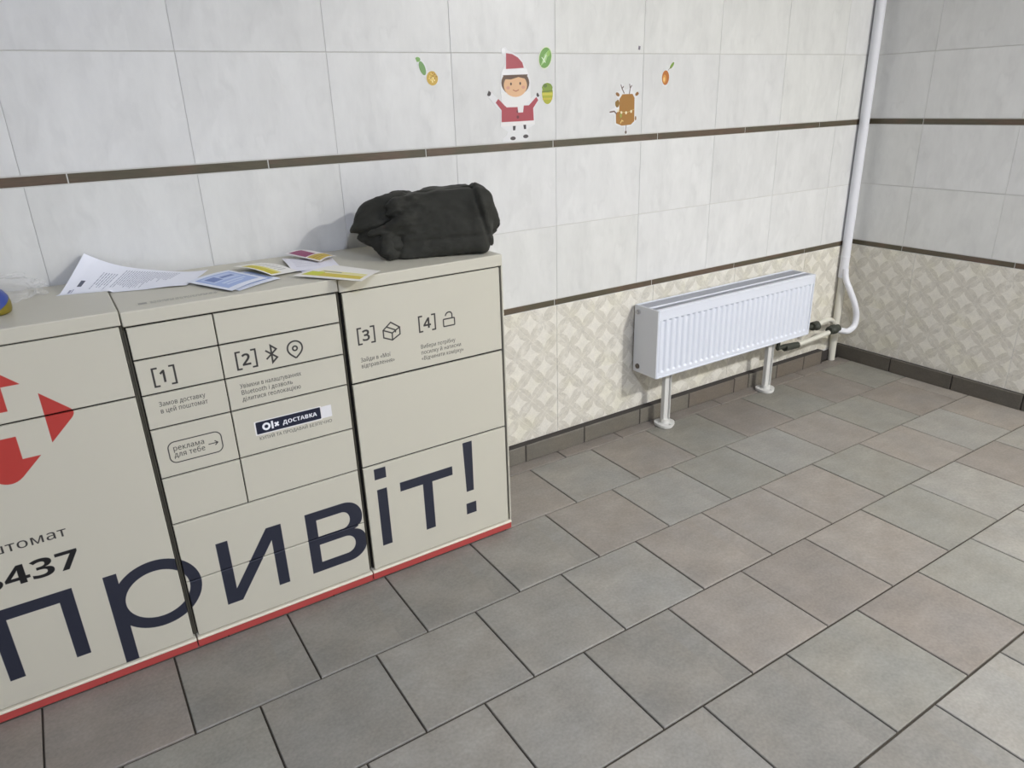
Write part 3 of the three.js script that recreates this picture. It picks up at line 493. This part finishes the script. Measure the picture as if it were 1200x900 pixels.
const ell = (cx0, cy0, rx, ry, rot = 0, n = 28) => { const r = []; for (let i = 0; i < n; i++) { const a = i / n * Math.PI * 2, x = Math.cos(a) * rx, y = Math.sin(a) * ry; r.push([cx0 + x * Math.cos(rot) - y * Math.sin(rot), cy0 + x * Math.sin(rot) + y * Math.cos(rot)]); } return r; };
const F = (q, col, pts) => { q.fillStyle = col; q.beginPath(); pts.forEach((p, i) => (i ? q.lineTo(p[0], p[1]) : q.moveTo(p[0], p[1]))); q.closePath(); q.fill(); };
const Ls = (q, col, w, ...pts) => { q.strokeStyle = col; q.lineWidth = w; q.lineCap = 'round'; q.beginPath(); pts.forEach((p, i) => (i ? q.lineTo(p[0], p[1]) : q.moveTo(p[0], p[1]))); q.stroke(); };
// plain figure in a red winter coat, pointed cap and wide white scarf
sticker('wall_sticker', 'red and white sticker of a figure in a winter coat and cap', [[0.72, 1.225], [0.82, 1.225], [0.83, 1.245], [0.818, 1.262], [0.855, 1.278], [0.852, 1.33], [0.878, 1.366], [0.868, 1.38], [0.838, 1.36], [0.84, 1.42], [0.826, 1.452], [0.815, 1.47], [0.795, 1.495], [0.75, 1.512], [0.742, 1.522], [0.726, 1.516], [0.727, 1.5], [0.742, 1.49], [0.737, 1.465], [0.722, 1.445], [0.717, 1.4], [0.722, 1.352], [0.692, 1.376], [0.672, 1.39], [0.665, 1.376], [0.693, 1.345], [0.716, 1.325], [0.714, 1.275], [0.742, 1.258], [0.735, 1.245], [0.718, 1.236]],
  0.66, 1.215, 0.885, 1.53, (q) => {
    F(q, '#a8434e', [[0.697, 1.352], [0.722, 1.325], [0.718, 1.29], [0.85, 1.29], [0.846, 1.328], [0.87, 1.356], [0.862, 1.366], [0.822, 1.333], [0.8, 1.3], [0.76, 1.3], [0.74, 1.335], [0.708, 1.364]]);
    F(q, '#a8434e', [[0.718, 1.29], [0.85, 1.29], [0.848, 1.34], [0.72, 1.34]]);
    F(q, '#6d2f38', ell(0.784, 1.322, 0.005, 0.005)); F(q, '#6d2f38', ell(0.784, 1.304, 0.005, 0.005));
    F(q, '#e9e6e4', [[0.714, 1.276], [0.853, 1.279], [0.852, 1.291], [0.716, 1.289]]);
    F(q, '#3c3436', ell(0.672, 1.382, 0.008, 0.009)); F(q, '#3c3436', ell(0.869, 1.373, 0.006, 0.007));
    F(q, '#e8e6e4', [[0.722, 1.382], [0.836, 1.384], [0.845, 1.362], [0.81, 1.342], [0.806, 1.318], [0.786, 1.318], [0.784, 1.336], [0.74, 1.336], [0.716, 1.358]]);
    F(q, '#5d4434', ell(0.778, 1.412, 0.056, 0.04));
    F(q, '#dfb389', ell(0.778, 1.404, 0.047, 0.036)); F(q, '#5d4434', [[0.728, 1.44], [0.83, 1.442], [0.822, 1.424], [0.79, 1.43], [0.76, 1.423], [0.733, 1.424]]);
    F(q, '#4a342c', ell(0.76, 1.409, 0.0035, 0.0045)); F(q, '#4a342c', ell(0.797, 1.41, 0.0035, 0.0045)); Ls(q, '#b06a50', 0.003, [0.768, 1.39], [0.779, 1.386], [0.79, 1.39]);
    F(q, '#d49a85', ell(0.748, 1.397, 0.007, 0.005)); F(q, '#d49a85', ell(0.809, 1.398, 0.007, 0.005));
    F(q, '#a8434e', [[0.742, 1.455], [0.813, 1.458], [0.808, 1.474], [0.79, 1.49], [0.768, 1.5], [0.744, 1.503]]);
    F(q, '#ececec', [[0.724, 1.436], [0.833, 1.438], [0.828, 1.456], [0.73, 1.455]]); F(q, '#f0f0f0', ell(0.734, 1.51, 0.008, 0.008));
    F(q, '#3a3236', [[0.763, 1.276], [0.774, 1.276], [0.772, 1.262], [0.763, 1.262]]); F(q, '#3a3236', [[0.806, 1.278], [0.817, 1.278], [0.817, 1.264], [0.808, 1.264]]);
    F(q, '#4a4446', ell(0.762, 1.236, 0.011, 0.006)); F(q, '#4a4446', ell(0.815, 1.24, 0.011, 0.006));
  });
sticker('wall_sticker', 'small sticker of a yellow bauble hanging from a green twig', [[0.412, 1.492], [0.43, 1.492], [0.448, 1.468], [0.452, 1.452], [0.475, 1.45], [0.489, 1.432], [0.487, 1.416], [0.468, 1.407], [0.45, 1.416], [0.444, 1.432], [0.432, 1.438], [0.42, 1.47]], 0.405, 1.4, 0.495, 1.5, (q) => {
  F(q, '#7fae5e', ell(0.421, 1.484, 0.009, 0.007)); F(q, '#6f9a58', ell(0.435, 1.459, 0.01, 0.021, 0.35)); F(q, '#c9a540', ell(0.467, 1.43, 0.02, 0.021));
  seed = 5; for (let i = 0; i < 22; i++) { const a = rnd() * 6.3, r = rnd() * 0.017; F(q, ['#e7c765', '#a9772a', '#efe0a0'][i % 3], ell(0.467 + Math.cos(a) * r, 1.43 + Math.sin(a) * r, 0.0025, 0.0025, 0, 8)); }
});
sticker('wall_sticker', 'green leaf-shaped ornament sticker beside the red cap', [...ell(0.902, 1.489, 0.027, 0.036, -0.35), ].concat([]), 0.86, 1.445, 0.945, 1.53, (q) => {
  F(q, '#dfe6c8', ell(0.902, 1.489, 0.03, 0.04, -0.35)); F(q, '#6fa04c', ell(0.902, 1.489, 0.0245, 0.033, -0.35)); for (let i = 0; i < 6; i++) Ls(q, '#a9d08a', 0.0022, [0.884 + i * 0.004, 1.465 + i * 0.003], [0.9 + i * 0.004, 1.5 + i * 0.003]); Ls(q, '#e2edd6', 0.003, [0.888, 1.49], [0.902, 1.475]); Ls(q, '#e2edd6', 0.003, [0.893, 1.475], [0.905, 1.497]); F(q, '#93c05e', ell(0.916, 1.503, 0.006, 0.01, -0.3)); });
sticker('wall_sticker', 'green and yellow barrel-shaped ornament sticker beside the red coat', ell(0.909, 1.376, 0.0265, 0.037, 0, 32), 0.88, 1.335, 0.94, 1.415, (q) => {
  F(q, '#a8aa2c', ell(0.909, 1.376, 0.0235, 0.0345)); F(q, '#7d9634', ell(0.909, 1.395, 0.0225, 0.015)); F(q, '#5c7430', ell(0.9, 1.401, 0.008, 0.006)); F(q, '#c7c04a', [[0.887, 1.378], [0.931, 1.378], [0.931, 1.37], [0.887, 1.37]]); F(q, '#c3b23e', [[0.888, 1.362], [0.93, 1.362], [0.93, 1.356], [0.888, 1.356]]); F(q, '#6b7a2a', [[0.887, 1.384], [0.931, 1.386], [0.931, 1.382], [0.887, 1.38]]); });
sticker('wall_sticker', 'brown reindeer sticker with a garland, partly peeled, above the border strip', [[1.215, 1.262], [1.24, 1.254], [1.263, 1.252], [1.264, 1.226], [1.276, 1.222], [1.281, 1.23], [1.276, 1.25], [1.3, 1.256], [1.322, 1.27], [1.325, 1.285], [1.315, 1.29], [1.315, 1.35], [1.332, 1.365], [1.326, 1.374], [1.31, 1.37], [1.298, 1.378], [1.296, 1.402], [1.28, 1.404], [1.277, 1.384], [1.262, 1.38], [1.25, 1.404], [1.236, 1.398], [1.24, 1.378], [1.222, 1.376], [1.216, 1.364], [1.232, 1.35], [1.216, 1.34], [1.215, 1.32], [1.19, 1.312], [1.186, 1.298], [1.208, 1.298], [1.214, 1.288]], 1.18, 1.215, 1.34, 1.41, (q) => {
  F(q, '#a37433', [[1.222, 1.266], [1.25, 1.256], [1.295, 1.258], [1.312, 1.27], [1.31, 1.352], [1.3, 1.366], [1.25, 1.366], [1.236, 1.35], [1.236, 1.312], [1.22, 1.3]]);
  F(q, '#8a6a2c', ell(1.226, 1.335, 0.01, 0.014)); F(q, '#8d6230', ell(1.227, 1.366, 0.01, 0.006, -0.5)); F(q, '#8d6230', ell(1.322, 1.366, 0.01, 0.006, 0.5));
  Ls(q, '#6d5c52', 0.004, [1.258, 1.37], [1.247, 1.386], [1.242, 1.398]); Ls(q, '#6d5c52', 0.004, [1.248, 1.386], [1.256, 1.394]); Ls(q, '#6d5c52', 0.004, [1.284, 1.368], [1.287, 1.386], [1.284, 1.4]); Ls(q, '#6d5c52', 0.004, [1.287, 1.386], [1.294, 1.395]);
  Ls(q, '#c8b070', 0.002, [1.226, 1.312], [1.25, 1.303], [1.28, 1.303], [1.31, 1.312]); for (const [x, y] of [[1.23, 1.31], [1.247, 1.302], [1.27, 1.301], [1.295, 1.305]]) F(q, '#eadfc0', ell(x, y, 0.0045, 0.0055)); F(q, '#93a04a', ell(1.245, 1.292, 0.005, 0.008)); Ls(q, '#e0c27a', 0.004, [1.244, 1.266], [1.25, 1.275], [1.256, 1.272]);
  Ls(q, '#6b5548', 0.005, [1.192, 1.306], [1.212, 1.308], [1.222, 1.3]); F(q, '#6b5a50', ell(1.271, 1.232, 0.005, 0.006)); Ls(q, '#6b5a50', 0.003, [1.272, 1.256], [1.271, 1.24]); F(q, '#8a6a3a', ell(1.318, 1.28, 0.004, 0.008)); });
sticker('wall_sticker', 'orange fruit ornament sticker with a small green leaf', [[1.45, 1.392], [1.47, 1.388], [1.482, 1.405], [1.485, 1.43], [1.478, 1.448], [1.5, 1.452], [1.513, 1.476], [1.497, 1.474], [1.48, 1.462], [1.474, 1.45], [1.455, 1.447], [1.444, 1.43], [1.442, 1.408]], 1.435, 1.38, 1.52, 1.485, (q) => {
  F(q, '#b9702f', ell(1.464, 1.42, 0.0185, 0.026)); F(q, '#d79a4a', ell(1.459, 1.416, 0.009, 0.015)); F(q, '#ecc988', ell(1.457, 1.414, 0.004, 0.008)); F(q, '#7a9a40', ell(1.495, 1.463, 0.006, 0.015, -0.75)); Ls(q, '#6d5a40', 0.002, [1.476, 1.446], [1.49, 1.458]); });
sticker('wall_sticker', 'tiny dark grey scrap of sticker above the reindeer', [[1.321, 1.517], [1.33, 1.516], [1.332, 1.528], [1.323, 1.53]], 1.32, 1.515, 1.334, 1.531, (q) => { F(q, '#77707a', [[1.3, 1.5], [1.4, 1.5], [1.4, 1.6], [1.3, 1.6]]); });

scene.traverse((o) => { if (o.isMesh) { o.castShadow = true; o.receiveShadow = true; } });
renderer.render(scene, camera);
